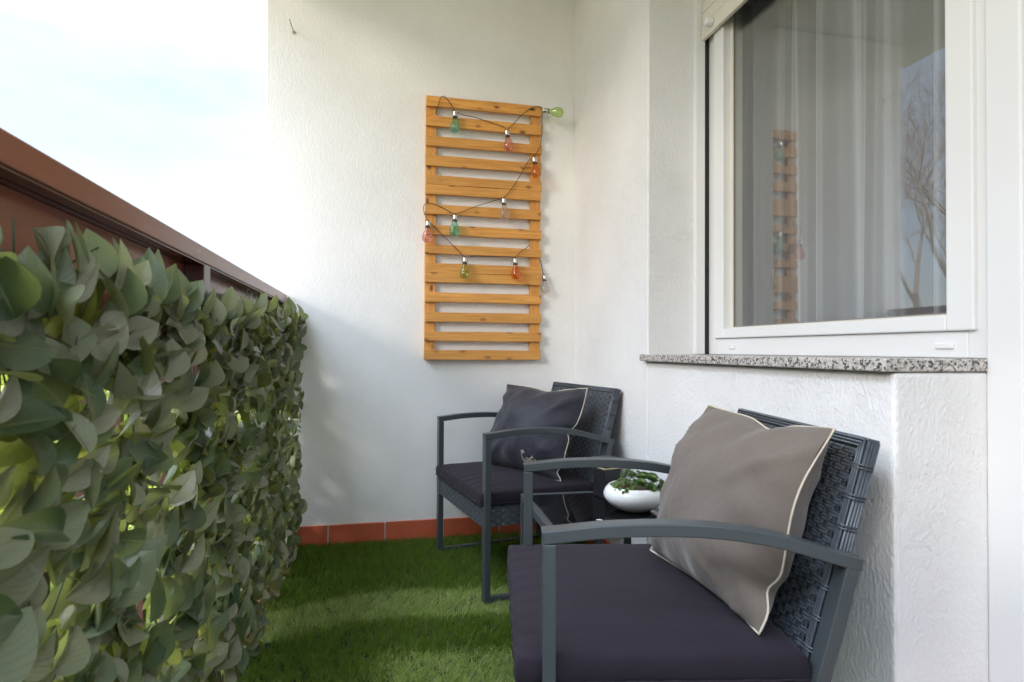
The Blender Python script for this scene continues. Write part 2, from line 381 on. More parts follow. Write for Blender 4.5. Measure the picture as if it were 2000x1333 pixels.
while y > YPIER+0.02:
    y2 = max(y-0.27, YPIER+0.004); t.box((XW-0.010, y2+0.003, 0.0), (XW+0.003, y-0.003, 0.104)); y = y2
child(t, 'skirting', M_TILE, WW, 0.002)

# ------------------------------------------------------------------ window
WN = empty('window', (XF, 1.5, 0.9), label='white framed window with dark reflecting glass above the granite sill', cat='window')
b = MB(); b.box((0.936, YPIER-0.004, 0.8825), (1.262, 2.034, 0.9075)); child(b, 'sill', M_GRAN, WN, 0.0035)
FY0, FY1, FZ0, FZ1 = 0.952, 2.008, 0.9080, 2.46
def ring(mb, y0, y1, z0, z1, w, x0, x1, wl=None, wr=None, wb=None):
    wl = wl or w; wr = wr or w; wb = wb or w       # wl = far side stile, wr = near side stile
    mb.box((x0, y1-wl, z0), (x1, y1, z1)); mb.box((x0, y0, z0), (x1, y0+wr, z1))
    mb.box((x0, y0+wr, z0), (x1, y1-wl, z0+wb)); mb.box((x0, y0+wr, z1-w), (x1, y1-wl, z1))
b = MB(); ring(b, FY0, FY1, FZ0, FZ1, 0.052, XF, XF+0.07, wb=0.058); child(b, 'window_frame', M_PVC, WN, 0.003)
sa = MB(); ring(sa, FY0+0.030, FY1-0.050, FZ0+0.0585, FZ1-0.05, 0.066, XF-0.012, XF+0.058, wb=0.034, wr=0.062, wl=0.062)
SA = child(sa, 'sash', M_PVC, WN, 0.004)
ib = MB(); ring(ib, FY0+0.0925, FY1-0.1125, FZ0+0.093, FZ1-0.117, 0.004, XF+0.016, XF+0.057, wl=0.016)
o = ib.build('glazing_bead', M_CREAM, SA, 0.003)
gk = MB(); ring(gk, FY0+0.097, FY1-0.129, FZ0+0.0975, FZ1-0.1215, 0.003, XF+0.0205, XF+0.0255); gk.build('gasket', M_GASK2, SA)
pn = MB(); pn.box((XF+0.022, FY0+0.0975, FZ0+0.0980), (XF+0.024, FY1-0.1295, FZ1-0.1220)); pn.build('pane', M_PANE, SA)
for y, ln in ((1.855, 0.016), (1.056, 0.022)):
    b = MB(); b.box((XF-0.006, y-ln, 0.928), (XF, y+ln, 0.941)); child(b, 'drain_cap', M_PVC, WN, 0.0025)
b = MB(); b.box((1.150, 2.002, 0.9085), (1.186, YREV+0.001, 2.46)); b.box((1.150, 0.9525, 2.10), (1.186, 0.956, 2.46))
child(b, 'guide_rail', M_PVC, WN, 0.003)
b = MB(); b.box((1.1865, 2.0075, 0.909), (1.2045, YREV+0.001, 2.46)); child(b, 'guide_slot', M_GASK, WN)
sh = MB(); sh.box((1.170, 0.958, 2.085), (1.186, 2.0005, 2.142))
z = 2.1435
while z < 2.455:
    sh.box((1.1715, 0.958, z), (1.185, 2.0005, z+0.0415)); z += 0.0435
SH = child(sh, 'shutter', M_CREAM, WN, 0.0035)
b = MB(); b.lathe([(0.0,0),(0.015,0),(0.0165,0.004),(0.0145,0.024),(0.012,0.027),(0,0.027)], 20, mtx=Matrix.Translation((1.170, 1.93, 2.117)) @ Matrix.Rotation(R(-90), 4, 'Y'))
b.build('stopper', M_PVC, SH)
# dim room behind the glass and the sheer curtain hanging in it
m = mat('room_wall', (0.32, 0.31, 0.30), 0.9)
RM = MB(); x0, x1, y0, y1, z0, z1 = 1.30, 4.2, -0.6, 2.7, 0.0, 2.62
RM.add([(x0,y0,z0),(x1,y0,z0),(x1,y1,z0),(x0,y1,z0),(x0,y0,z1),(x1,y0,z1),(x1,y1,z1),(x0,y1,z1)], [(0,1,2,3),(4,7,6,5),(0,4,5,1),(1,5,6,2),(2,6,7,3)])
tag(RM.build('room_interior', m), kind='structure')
cm = bpy.data.materials.new('sheer_curtain'); cm.use_nodes = True; k = NT(cm)
k.b.inputs['Base Color'].default_value = (0.50, 0.50, 0.48, 1); k.b.inputs['Roughness'].default_value = 0.9
w = k.n('ShaderNodeTexWave'); w.bands_direction = 'Z'; w.inputs['Scale'].default_value = 120; k.l(k.coord(), w.inputs['Vector'])
k.l(k.mix(k.math('MULTIPLY', w.outputs['Fac'], 0.3), (0.74, 0.75, 0.765), (0.62, 0.63, 0.645)), k.b.inputs['Base Color'])
tr = k.n('ShaderNodeBsdfTransparent'); ms = k.n('ShaderNodeMixShader')
# a sheer weave: see-through where it faces you, closing up where a fold turns edge-on
lw = k.n('ShaderNodeLayerWeight'); lw.inputs[0].default_value = 0.5
k.l(k.ramp(lw.outputs['Facing'], [(0.0, (0.66, 0.66, 0.66)), (0.70, (0.02, 0.02, 0.02))]), ms.inputs[0])
k.l(k.b.outputs[0], ms.inputs[1]); k.l(tr.outputs[0], ms.inputs[2]); k.l(ms.outputs[0], k.t.nodes['Material Output'].inputs['Surface'])
ny, nz_ = 420, 14; Y = np.linspace(0.90, 2.12, ny); Z = np.linspace(0.55, 2.56, nz_)
ph = np.cumsum(0.9+0.8*np.abs(np.interp(np.arange(ny), np.arange(0, ny+30, 30), rng.normal(0, 0.8, len(np.arange(0, ny+30, 30))))))*0.125
V = np.zeros((nz_, ny, 3))
for i, z in enumerate(Z):
    dr = (z-0.55)/2.0
    V[i, :, 0] = 1.355 + 0.020*np.sin(ph+0.5*(1-dr)) + 0.011*np.sin(0.61*ph+1+1.6*dr) + 0.002*np.sin(4.1*ph+0.4*dr); V[i, :, 1] = Y + 0.010*np.cos(ph*0.7+dr); V[i, :, 2] = z
ii, jj = np.meshgrid(np.arange(nz_-1), np.arange(ny-1), indexing='ij'); a = (ii*ny+jj).ravel()
o = np_mesh('curtain', V.reshape(-1, 3), np.stack([a, a+1, a+ny+1, a+ny], 1), cm)
tag(o, 'grey sheer curtain hanging in folds behind the window glass', 'curtain')

# ------------------------------------------------------------------ balcony door, nearest the camera on the right
DR = empty('balcony_door', (1.2, 0.45, 0), label='white balcony door frame standing right of the window at the picture edge', cat='door')
b = MB(); dx0, dx1 = 1.180, 1.265
b.box((dx0, 0.878, 0.0), (dx1, YPIER-0.001, 2.4985)); b.box((dx0, -0.058, 0.0), (dx1, 0.012, 2.4985)); b.box((dx0, 0.012, 2.428), (dx1, 0.878, 2.4985))
child(b, 'door_frame', M_PVC, DR, 0.004)
b = MB(); e0, e1 = dx0+0.012, dx1-0.010
b.box((e0, 0.785, 0.02), (e1, 0.874, 2.424)); b.box((e0, 0.016, 0.02), (e1, 0.105, 2.424)); b.box((e0, 0.105, 0.02), (e1, 0.785, 0.13)); b.box((e0, 0.105, 2.33), (e1, 0.785, 2.424))
DS = child(b, 'door_sash', M_PVC, DR, 0.004)
b = MB(); b.box((e0+0.03, 0.1055, 0.1305), (e0+0.034, 0.7845, 2.3295)); b.build('pane', M_PANE, DS)
# ------------------------------------------------------------------ railing
RL = empty('balcony_railing', (-0.44, 0.9, 0), label='glossy brown metal railing with flat top rail behind the leaf screen', cat='railing')
Y0, Y1 = -1.59, YB-0.006
XI, XO = -0.416, -0.476
b = MB(); b.box((XO, Y0, 1.127), (XI, Y1, 1.167)); TR = child(b, 'top_rail', M_RAIL, RL, 0.003)
b = MB(); b.box((XO+0.005, Y0, 1.1235), (-0.447, Y1, 1.1268)); b.box((-0.443, Y0, 1.1235), (XI-0.004, Y1, 1.1268)); child(b, 'underside_shade', M_BAR, RL)  # dark plate standing for the shade under the top rail
b = MB(); b.box((-0.474, Y0, 0.922), (-0.462, Y1, 1.1232)); child(b, 'infill_panel', M_RAIL, RL, 0.001)
for y in (1.588, 0.34, 2.80):
    b = MB(); b.box((-0.4615, y-0.027, 0.0), (XI, y+0.027, 1.1232)); child(b, 'post', M_BAR, RL, 0.002)  # posts coloured darker than the rail for the shade on their near faces
for z in (0.905, 0.10):
    b = MB(); b.box((-0.455, Y0, z-0.017), (-0.425, Y1, z+0.017)); child(b, 'cross_rail', M_BAR, RL, 0.002)
y = -1.5
while y < Y1-0.05:
    if min(abs(y-q) for q in (1.588, 0.34, 2.80)) > 0.045:
        b = MB(); b.box((-0.448, y-0.008, 0.117), (-0.432, y+0.008, 0.888)); child(b, 'baluster', M_BAR, RL)
    y += 0.115

# ------------------------------------------------------------------ artificial leaf screen
def leaf_template(nl=9, nw=5, p=0.42):
    u = np.linspace(0, 1, nl); v = np.linspace(-1, 1, nw)
    wid = np.sin(np.pi*np.clip(u, 0, 1)**0.76)**0.92*0.5*1.04; wid[0] = 0.03; wid[-1] = 0.012
    U, Vv = np.meshgrid(u, v, indexing='ij'); Wd = wid[:, None]*Vv
    idx = np.arange(nl*nw).reshape(nl, nw); F = np.stack([idx[:-1, :-1], idx[:-1, 1:], idx[1:, 1:], idx[1:, :-1]], -1).reshape(-1, 4)
    return U.ravel(), Wd.ravel(), np.repeat(u, nw), np.tile(v, nl), F
def leaves(P, T, N, Ln, Wn, curl, fold, twist, tone, tpl=None):
    """P base points, T tip directions, N facing normals -> V, F, tone, uv"""
    U, Wd, uu, vv, F = tpl or leaf_template()
    T = T/np.linalg.norm(T, axis=1, keepdims=True); N = N-(N*T).sum(1, keepdims=True)*T; N /= np.linalg.norm(N, axis=1, keepdims=True); S = np.cross(T, N)
    n = len(P)
    bend = -curl[:, None]*(U**2)[None] + fold[:, None]*np.abs(Wd)[None]*1.0 + twist[:, None]*(Wd*U)[None]
    V = P[:, None] + T[:, None]*(U[None]*Ln[:, None])[..., None] + S[:, None]*(Wd[None]*Wn[:, None])[..., None] + N[:, None]*(bend*Ln[:, None])[..., None]
    FF = (F[None]+(np.arange(n)*len(U))[:, None, None]).reshape(-1, 4)
    return V.reshape(-1, 3), FF, np.repeat(tone, len(U)), np.tile(np.stack([uu, vv*0.5+0.5], 1), (n, 1))
HS = empty('leaf_screen', (-0.40, 0.9, 0.02), label='artificial hedge screen of large green plastic leaves covering the railing', cat='hedge')
nL = 3300
yy = rng.uniform(-0.15, 2.86, nL); zz = 0.03+rng.uniform(0, 1, nL)*np.interp(yy, [0.6, 0.9, 1.15, 1.6, 2.2, 2.86], [0.96, 0.995, 0.965, 0.965, 1.0, 1.03]); 
lay = rng.uniform(0, 1, nL); xx = -0.405 + 0.062*lay
pick = rng.random(nL); ang = np.where(pick < 0.48, rng.normal(1.15, 0.45, nL), np.where(pick < 0.74, rng.normal(-1.25, 0.5, nL), rng.uniform(-3.1, 3.1, nL)))                    # 0 = tip up, measured in the plane of the screen
T = np.stack([rng.normal(0.24, 0.36, nL), np.sin(ang), np.cos(ang)], 1)
Nn = np.stack([np.ones(nL), rng.normal(0, 0.33, nL), rng.normal(0.12, 0.36, nL)], 1)
Ln = rng.uniform(0.056, 0.104, nL); Wn = Ln*rng.uniform(0.44, 0.60, nL)
tone = np.where(lay < 0.24, rng.uniform(0.965, 1.0, nL), rng.beta(1.05, 1.35, nL)*0.93)        # the rear layer has its backlight put into the colour, yellow-green
P = np.stack([xx, yy, zz], 1)-T/np.linalg.norm(T, axis=1, keepdims=True)*(Ln*0.45)[:, None]
P[:, 0] = np.maximum(P[:, 0], -0.412)
# a ragged top row of upright leaves in front of the rail
nt_ = 170; ty = np.sort(rng.uniform(-0.15, 2.86, nt_)); ta = rng.normal(0, 0.55, nt_)
P2 = np.stack([rng.uniform(-0.40, -0.355, nt_), ty, np.interp(ty, [0.6, 0.9, 1.15, 1.6, 2.2, 2.86], [0.97, 1.005, 0.975, 0.985, 1.03, 1.045])+rng.uniform(-0.045, 0.022, nt_)], 1); T2 = np.stack([rng.normal(0.15, 0.3, nt_), np.sin(ta), np.cos(ta)], 1)
N2 = np.stack([np.ones(nt_), rng.normal(0, 0.7, nt_), rng.normal(0, 0.3, nt_)], 1); L2 = rng.uniform(0.060, 0.088, nt_)
P = np.concatenate([P, P2]); T = np.concatenate([T, T2]); Nn = np.concatenate([Nn, N2]); Ln = np.concatenate([Ln, L2]); Wn = np.concatenate([Wn, L2*rng.uniform(.5,.66,nt_)])
tone = np.concatenate([tone, rng.uniform(.2, .9, nt_)]); n = len(P)
V, F, tn, uv = leaves(P, T, Nn, Ln, Wn, rng.normal(0.10, 0.13, n), rng.uniform(0.05, 0.45, n), rng.normal(0, 0.35, n), tone)
V[:, 1] = np.minimum(V[:, 1], YB-0.004); V[:, 0] = np.maximum(V[:, 0], -0.4145)
V[:, 2] = np.maximum(V[:, 2], 0.026)
o = np_mesh('foliage', V, F, M_LEAF, HS, tn, uv); o.location = -Vector(HS.location)
b = MB()
for z in np.arange(0.08, 1.0, 0.14): b.tube([(-0.409, -0.15, z), (-0.409, YB-0.01, z)], 0.0022, 5)
for y in np.arange(-0.15, YB-0.02, 0.14): b.tube([(-0.4095, y, 0.03), (-0.4095, y, 0.93)], 0.0022, 5)
M_TRELL = mat('green_plastic_trellis', (0.02, 0.045, 0.015), 0.5)
for i in range(400):
    y = random.uniform(-0.15, 2.80); z = random.uniform(0.06, 1.02); a = random.uniform(-1.2, 1.2)
    p = Vector((-0.405, y, z)); d = Vector((random.uniform(.1,.5), math.sin(a), math.cos(a)))
    q = p+d*0.09; b.tube([p, p+d*0.045+Vector((0.006,0,0)), Vector((min(q.x,-0.352), min(q.y, YB-0.02), max(q.z,0.03)))], [0.0018,0.0014,0.0009], 5)
child(b, 'trellis', M_TRELL, HS)

# ------------------------------------------------------------------ artificial turf
b = MB(); b.box((-0.413, -1.59, 0.001), (XW-0.011, YB-0.011, 0.006)); 
GR = b.build('artificial_grass', M_TURFB); tag(GR, kind='stuff', label='green artificial grass mat with a paler band', cat='grass')
def blades(n, x0, x1, y0, y1, wid):
    # tufted: a dozen blades spring from each stitch and share its lean
    nt_f = n//6; tid = rng.integers(0, nt_f, n); tx = rng.uniform(x0, x1, nt_f); ty_ = rng.uniform(y0, y1, nt_f); taz = rng.normal(0, 0.7, nt_f); ttone = rng.normal(0, 0.16, nt_f); tln = rng.uniform(0.75, 1.25, nt_f)
    x = np.clip(tx[tid]+rng.normal(0, 0.0055, n), x0, x1); y = np.clip(ty_[tid]+rng.normal(0, 0.0055, n), y0, y1)
    # bands across the balcony with a paler blade tone and a flatter lean
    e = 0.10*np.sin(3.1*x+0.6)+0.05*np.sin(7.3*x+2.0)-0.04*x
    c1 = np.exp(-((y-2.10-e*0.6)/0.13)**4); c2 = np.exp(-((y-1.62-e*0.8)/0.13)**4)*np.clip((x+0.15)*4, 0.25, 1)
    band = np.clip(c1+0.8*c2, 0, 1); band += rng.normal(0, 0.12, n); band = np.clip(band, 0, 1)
    loc = np.sin(9*x+3*y)*0.35+np.sin(21*y-13*x)*0.3
    az = rng.normal(0, 0.45, n)+taz[tid]+loc*0.6
    # in the bands the blades lie away from the viewer to the right; elsewhere they stand or lean to the viewer
    dx = np.where(band > 0.5, np.sin(az+0.5), np.sin(az+3.0)); dy = np.where(band > 0.5, np.cos(az+0.5), np.cos(az+3.0))
    ln = rng.uniform(0.018, 0.033, n)*tln[tid]; lean = np.where(band > 0.5, rng.uniform(0.75, 1.15, n), rng.uniform(0.15, 0.75, n))
    H_ = ln*np.cos(lean); D_ = ln*np.sin(lean)
    sx, sy = -dy, dx
    tw = rng.uniform(0, 2*np.pi, n); sx, sy = np.cos(tw), np.sin(tw)
    V = np.zeros((n, 6, 3)); w = wid*rng.uniform(0.7, 1.2, n)
    for i, (tq, wq) in enumerate(((0, 1.0), (0.55, 0.8), (1.0, 0.15))):
        px = x+dx*D_*tq**1.6; py = y+dy*D_*tq**1.6; pz = 0.005+H_*(1-(1-tq)**1.3)
        V[:, 2*i, 0] = px-sx*w*wq; V[:, 2*i, 1] = py-sy*w*wq; V[:, 2*i, 2] = pz
        V[:, 2*i+1, 0] = px+sx*w*wq; V[:, 2*i+1, 1] = py+sy*w*wq; V[:, 2*i+1, 2] = pz
    base = (np.arange(n)*6)[:, None]
    F = np.stack([base+np.array([[0, 1, 3, 2]]), base+np.array([[2, 3, 5, 4]])], 1).reshape(-1, 4)
    uv = np.tile(np.array([[0,0],[0,1],[.5,0],[.5,1],[1,0],[1,1]], float), (n, 1))
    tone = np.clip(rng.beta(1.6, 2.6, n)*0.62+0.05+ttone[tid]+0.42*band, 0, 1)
    return V.reshape(-1, 3), F, np.repeat(tone, 6), uv
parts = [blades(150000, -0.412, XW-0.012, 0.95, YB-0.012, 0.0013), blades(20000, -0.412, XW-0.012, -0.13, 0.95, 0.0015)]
off = 0; Vs, Fs, Ts, Us = [], [], [], []
for V, F, tn, uv in parts:
    Vs.append(V); Fs.append(F+off); Ts.append(tn); Us.append(uv); off += len(V)
V = np.concatenate(Vs); V[:, 1] = np.minimum(V[:, 1], YB-0.0105)
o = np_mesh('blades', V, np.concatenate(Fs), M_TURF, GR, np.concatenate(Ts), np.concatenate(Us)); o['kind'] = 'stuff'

# ------------------------------------------------------------------ wooden pallet on the end wall
PL = empty('wooden_pallet', (0.49, 2.85, 0.871), label='honey varnished wooden slat pallet hung upright on the white wall', cat='pallet')
def on_wall(px, py, Yp):            # photo measurements turned into points on an upright plane of the wall
    d = (r2*((px-1000)/1157.25) - u2*((py-666.5)/1157.25) + fw); t = Yp/d.y; return Vector((0, 0, EYE))+d*t
YS = 2.838
rows = [(185.3,205.6),(224.3,245.0),(264.0,283.0),(302.2,322.5),(340.9,359.2),(359.8,378.4),(398.3,417.8),(438.0,457.2),(477.0,494.5),(513.2,531.6),(532.2,550.7),(571.0,589.9),(609.0,628.0),(647.3,666.0),(684.0,703.3)]
x0 = on_wall(830.3, 450, YS).x; x1 = on_wall(1057.3, 450, YS).x
for i, (ya, yb) in enumerate(rows):
    zt = on_wall(830.3, ya, YS).z; zb = on_wall(830.3, yb, YS).z
    dz = random.uniform(-.0012, .0012); e0, e1 = random.uniform(-.0015, .0015), random.uniform(-.0015, .0015)
    b = MB(); nseg = 10; vs = []
    for s in range(nseg+1):
        f = s/nseg; xx_ = x0+e0+(x1-x0+e1)*f; wob = 0.0008*math.sin(f*7+i)
        vs += [(xx_, YS, zb+dz+wob), (xx_, YS+0.018, zb+dz+wob), (xx_, YS+0.018, zt+dz-wob), (xx_, YS, zt+dz-wob)]
    fs = [(0,3,2,1), tuple(4*nseg+q for q in (0,1,2,3))]
    for s in range(nseg):
        for q in range(4): fs.append((4*s+q, 4*s+(q+1)%4, 4*s+4+(q+1)%4, 4*s+4+q))
    b.add(vs, fs, False, 0.03+0.94*random.random())
    child(b, 'slat', M_WOOD, PL, 0.0018)
ztop = on_wall(830, 187, YS).z; zbot = on_wall(830, 702, YS).z
for xa, xb in ((x0+0.001, x0+0.052), (x1-0.052, x1-0.001)):
    # grain runs up the stile: build it lying down, then stand it up
    b = MB(); b.box((0, 0, 0), (ztop-zbot, 0.0215, xb-xa), tone=random.random()*.6+.1)
    o = b.build('stile', M_WOOD, PL, 0.0015)
    o.matrix_local = Matrix.Translation(rel(PL, (xb, YS+0.0185, zbot))) @ Matrix.Rotation(R(-90), 4, 'Y')

# ------------------------------------------------------------------ string of festoon bulbs
SL = empty('string_lights', (0.49, 2.79, 0.95), label='dark cable of coloured glass festoon bulbs draped over the pallet', cat='string lights')
YC = 2.830
def c(px, py, Yp=YC): return on_wall(px, py, Yp)
path1 = [c(850,227,2.862), c(852,216,2.85), c(856,207), c(861,191), c(868,189), c(877,199), c(886,213), c(889,217), c(905,225), c(925,229), c(960,240), c(983,248), c(990,254), c(1005,240), c(1025,220), c(1045,209), c(1054,209), c(1059,214), c(1058,235), c(1059,250), c(1055,285), c(1043,306), c(1030,318), c(1015,345), c(995,375), c(984,386), c(960,394), c(925,405), c(890,418), c(868,408), c(845,398), c(832,398), c(827,405), c(829,418), c(836,431), c(846,441), c(870,465), c(895,490), c(908,502), c(930,501), c(960,502), c(985,501), c(1006,503), c(1016,493), c(1029,484), c(1036,480, 2.860), c(1052,500,2.868), c(1060,530,2.862), c(1062,540,2.85)]
b = MB(); b.tube(catmull(path1, 4), 0.0016, 6); CB = child(b, 'cable', M_CABLE, SL)
b = MB(); b.tube([c(1017,325,2.837), c(1018,329,2.828), c(1038,328,2.828)], 0.0015, 6); child(b, 'hook_nail', M_CABLE, SL)
def glassmat(name, tint):
    m = thin_glass(name, tint, 1.5, 1.5); t = m.node_tree
    tr = next(n for n in t.nodes if n.type == 'BSDF_TRANSPARENT'); o = next(n for n in t.nodes if n.type == 'OUTPUT_MATERIAL'); src = o.inputs[0].links[0].from_socket
    lw = t.nodes.new('ShaderNodeLayerWeight'); lw.inputs[0].default_value = 0.55; mxx = t.nodes.new('ShaderNodeMix'); mxx.data_type = 'RGBA'
    mxx.inputs[6].default_value = (*tint, 1); mxx.inputs[7].default_value = (*[(0.8 if min(tint) > .85 else 0.72)*c_**1.4 for c_ in tint], 1); t.links.new(lw.outputs['Facing'], mxx.inputs[0]); t.links.new(mxx.outputs[2], tr.inputs['Color'])
    df = t.nodes.new('ShaderNodeBsdfTranslucent'); df.inputs['Color'].default_value = (*[c_**1.5 for c_ in tint], 1); m2 = t.nodes.new('ShaderNodeMixShader'); m2.inputs[0].default_value = 0.24
    t.links.new(src, m2.inputs[1]); t.links.new(df.outputs[0], m2.inputs[2]); t.links.new(m2.outputs[0], o.inputs[0]); return m
GM = {'teal': glassmat('teal_glass', (0.66, 0.95, 0.88)), 'coral': glassmat('coral_glass', (1.0, 0.79, 0.74)), 'orange': glassmat('orange_glass', (1.0, 0.70, 0.34)),
      'clear': glassmat('clear_glass', (0.95, 0.93, 0.91)), 'green': glassmat('green_glass', (0.84, 0.90, 0.56)), 'lime': glassmat('lime_glass', (0.84, 0.95, 0.60))}
PROF = [(0.0105, 0.0), (0.0115, -0.008), (0.0135, -0.016), (0.0185, -0.028), (0.0242, -0.041), (0.0272, -0.053), (0.0260, -0.065), (0.0215, -0.076), (0.0115, -0.0825), (0.0, -0.0845)]
bulbs = [((889,218),'teal',0,0),((990,255),'coral',-7,0),((1043,308),'orange',-8,4),((984,388),'clear',-4,0),((889,420),'teal',2,0),((836,432),'coral',2,0),((908,503),'green',0,0),((1006,505),'orange',-4,0),((1060,216),'lime',-82,14),((1061,538),'clear',-10,8)]
for (px, py), kind, roll, tilt in bulbs:
    top = c(px, py, 2.866 if (px, py) == (1061,538) else 2.811)
    if kind == 'lime': top = c(px, py, 2.815)
    mtx = Matrix.Translation(top) @ Matrix.Rotation(R(roll), 4, 'Y') @ Matrix.Rotation(R(-tilt), 4, 'X')
    if (px, py) == (1061,538): mtx = mtx @ Matrix.Scale(0.45, 4)
    if (px, py) == (1061,538): mtx = Matrix.Translation(c(px+2, py, 2.85)) @ Matrix.Rotation(R(-6), 4, 'Y') @ Matrix.Scale(0.9, 4)
    g = MB(); g.lathe([(r_, z_-0.026) for r_, z_ in [(a_*0.93, b_*0.93) for a_, b_ in PROF]], 28, mtx=mtx)
    G = child(g, 'bulb', GM[kind], SL); G['label'] = {'teal':'teal glass bulb','coral':'coral pink glass bulb','orange':'orange glass bulb','clear':'clear glass bulb','green':'olive green glass bulb','lime':'lime green glass bulb'}[kind]
    cp = MB(); cp.lathe([(0.0, 0.004), (0.004, 0.004), (0.005, 0.0), (0.0115, -0.002), (0.0125, -0.006), (0.0118, -0.009), (0.0125, -0.012), (0.0118, -0.015), (0.0125, -0.018), (0.0125, -0.026), (0.0, -0.026)], 20, mtx=mtx)
    cp.build('cap', M_CHROME, G)
    cl = MB(); cl.lathe([(0.0113, -0.0258), (0.0117, -0.0262), (0.0120, -0.031), (0.0113, -0.032)], 20, mtx=mtx); cl.build('collar', M_CABLE, G)

HK = MB(); p = on_wall(574, 64, YB); q = on_wall(565, 38, 2.80)
HK.tube([p, p+(q-p)*.35, q], 0.0025, 8); HK.lathe([(0, 0.0), (0.007, 0.0), (0.008, -0.004), (0.006, -0.008), (0, -0.008)], 14, mtx=Matrix.Translation(p+Vector((0,0.001,0))) @ Matrix.Rotation(R(-90), 4, 'X'))
tag(HK.build('wall_hook', M_STEEL), 'small rusty screw hook sticking out high on the end wall', 'hook')

# ------------------------------------------------------------------ chairs
def weave(mb, O, U, Vv, N, W, H, pu=0.0195, pv=0.0118):
    """rattan: pairs of flat strands across U, woven round warps along V"""
    O, U, Vv, N = Vector(O), Vector(U), Vector(Vv), Vector(N)
    nr = int(H/pv); nc = int(W/pu); pv = H/nr; pu = W/nc; A = 0.0024
    def ribbon(path, side, w):
        vs = []; n = len(path)
        for p in path: vs += [p-side*w/2-N*0.0006, p-side*w*.25+N*0.0005, p+side*w*.25+N*0.0005, p+side*w/2-N*0.0006]
        fs = []
        for i in range(n-1):
            for j in range(3): fs.append((4*i+j, 4*i+4+j, 4*i+5+j, 4*i+1+j))
        mb.add(vs, fs, True)
    for i in range(nr):
        for h in (-0.26, 0.26):
            zc = (i+.5+h)*pv; path = []
            for s in range(nc*4+1):
                f = s/4; path.append(O+U*(f*pu)+Vv*(zc+random.uniform(-.0002,.0002))+N*(A*math.cos(math.pi*f+math.pi*(i % 2))))
            ribbon(path, Vv, pv*0.47)
    for j in range(nc+1):
        path = []
        for s in range(nr*2+1):
            f = s/2-.5; path.append(O+U*(j*pu)+Vv*((f+.5)*pv)+N*(-A*math.cos(math.pi*(f+j))))
        ribbon(path, U, pu*0.30)
HWd = 0.2925      # half width to the middle of the side frames
def wicker_chair(name, loc, ang, label):
    t = empty(name, loc, ang, label=label, cat='armchair', group='rattan armchairs by the window wall')
    arm = catmull([(-0.010, 0, 0.5965), (-0.12, 0, 0.6065), (-0.25, 0, 0.607), (-0.38, 0, 0.592), (-0.522, 0, 0.553)], 5)
    for s in (1, -1):
        y = s*HWd; sv = Vector((0, y, 0))
        b = MB(); b.sweep([p+sv for p in [Vector((0.0005,0,0.596))]+arm[1:]+[Vector((-0.540,0,0.548))]], 0.034, 0.022, (0,1,0)); b.build('armrest', M_FRAME, t, 0.002)
        b = MB(); b.box((-0.0225, y-0.017, 0.001), (0.0, y+0.017, 0.5855)); b.build('leg', M_FRAME, t, 0.002)
        b = MB(); b.sweep([(-0.524, y, 0.5425), (-0.494, y, 0.43), (-0.466, y, 0.33), (-0.462, y, 0.27), (-0.478, y, 0.16), (-0.520, y, 0.001)], 0.034, 0.024, (0,1,0)); b.build('leg', M_FRAME, t, 0.002)
        b = MB(); b.box((-0.506, y-0.012, 0.0015), (-0.023, y+0.012, 0.0195)); b.build('runner', M_FRAME, t, 0.002)
    # woven seat box
    b = MB(); b.box((-0.45, -0.274, 0.262), (-0.008, 0.274, 0.338)); sb = b.build('seat', M_CORE, t, 0.004)
    w = MB(); weave(w, (-0.0045, -0.272, 0.264), (0,1,0), (0,0,1), (1,0,0), 0.544, 0.076)
    for s in (1, -1):
        weave(w, (-0.012 if s > 0 else -0.448, s*0.2772, 0.264), (-s,0,0), (0,0,1), (0,s,0), 0.436, 0.076)
    w.build('weave', M_WICK, sb)
    # leaning woven back panel
    top = Vector((-0.572, 0, 0.757)); bot = Vector((-0.434, 0, 0.262)); d = (top-bot); Hh = d.length; dv = d/Hh; nv = Vector((dv.z, 0, -dv.x))
    mt = Matrix(((nv.x, 0, dv.x, bot.x), (nv.y, 1, dv.y, 0), (nv.z, 0, dv.z, bot.z), (0, 0, 0, 1)))
    hw = 0.2715
    b = MB(); b.box((-0.026, -hw+.004, 0), (-0.0035, hw-.004, Hh-0.004), mtx=mt); bp = b.build('backrest', M_CORE, t, 0.006)
    w = MB(); weave(w, mt @ Vector((-0.0005, -hw+0.022, 0.004)), (0,1,0), dv, nv, 2*hw-0.044, Hh-0.026)
    # plaited border: long strands round the edge, bound every few centimetres
    for off in (0.0035, 0.0095, 0.0155):
        pth = [mt @ Vector((0.0002, s_*(hw-off), zz_)) for s_, zz_ in [(-1, 0.0)]+[(-1, Hh*i/8-off*(i == 8)) for i in range(1, 9)]+[(1, Hh*i/8-off*(i == 8)) for i in range(8, -1, -1)]]
        w.tube(pth, 0.0027, 6)
    for s in (1, -1):
        for off in (-0.006, -0.012, -0.018, -0.023): w.tube([mt @ Vector((off, s*(hw-0.001), 0.0)), mt @ Vector((off, s*(hw-0.001), Hh-0.004))], 0.0031, 6)
        zq = 0.02
        while zq < Hh-0.01:
            for dz in (0, 0.006): w.tube([mt @ Vector((-0.024, s*(hw+0.0015), zq+dz)), mt @ Vector((-0.002, s*(hw+0.0022), zq+dz)), mt @ Vector((0.003, s*(hw-0.002), zq+dz)), mt @ Vector((0.0038, s*(hw-0.016), zq+dz)), mt @ Vector((0.0005, s*(hw-0.023), zq+dz))], 0.0019, 5)
            zq += 0.055
    for off in (-0.006, -0.012, -0.018, -0.023): w.tube([mt @ Vector((off, -hw+.002, Hh-0.002)), mt @ Vector((off, hw-.002, Hh-0.002))], 0.0031, 6)
    w.build('weave', M_WICK, bp)
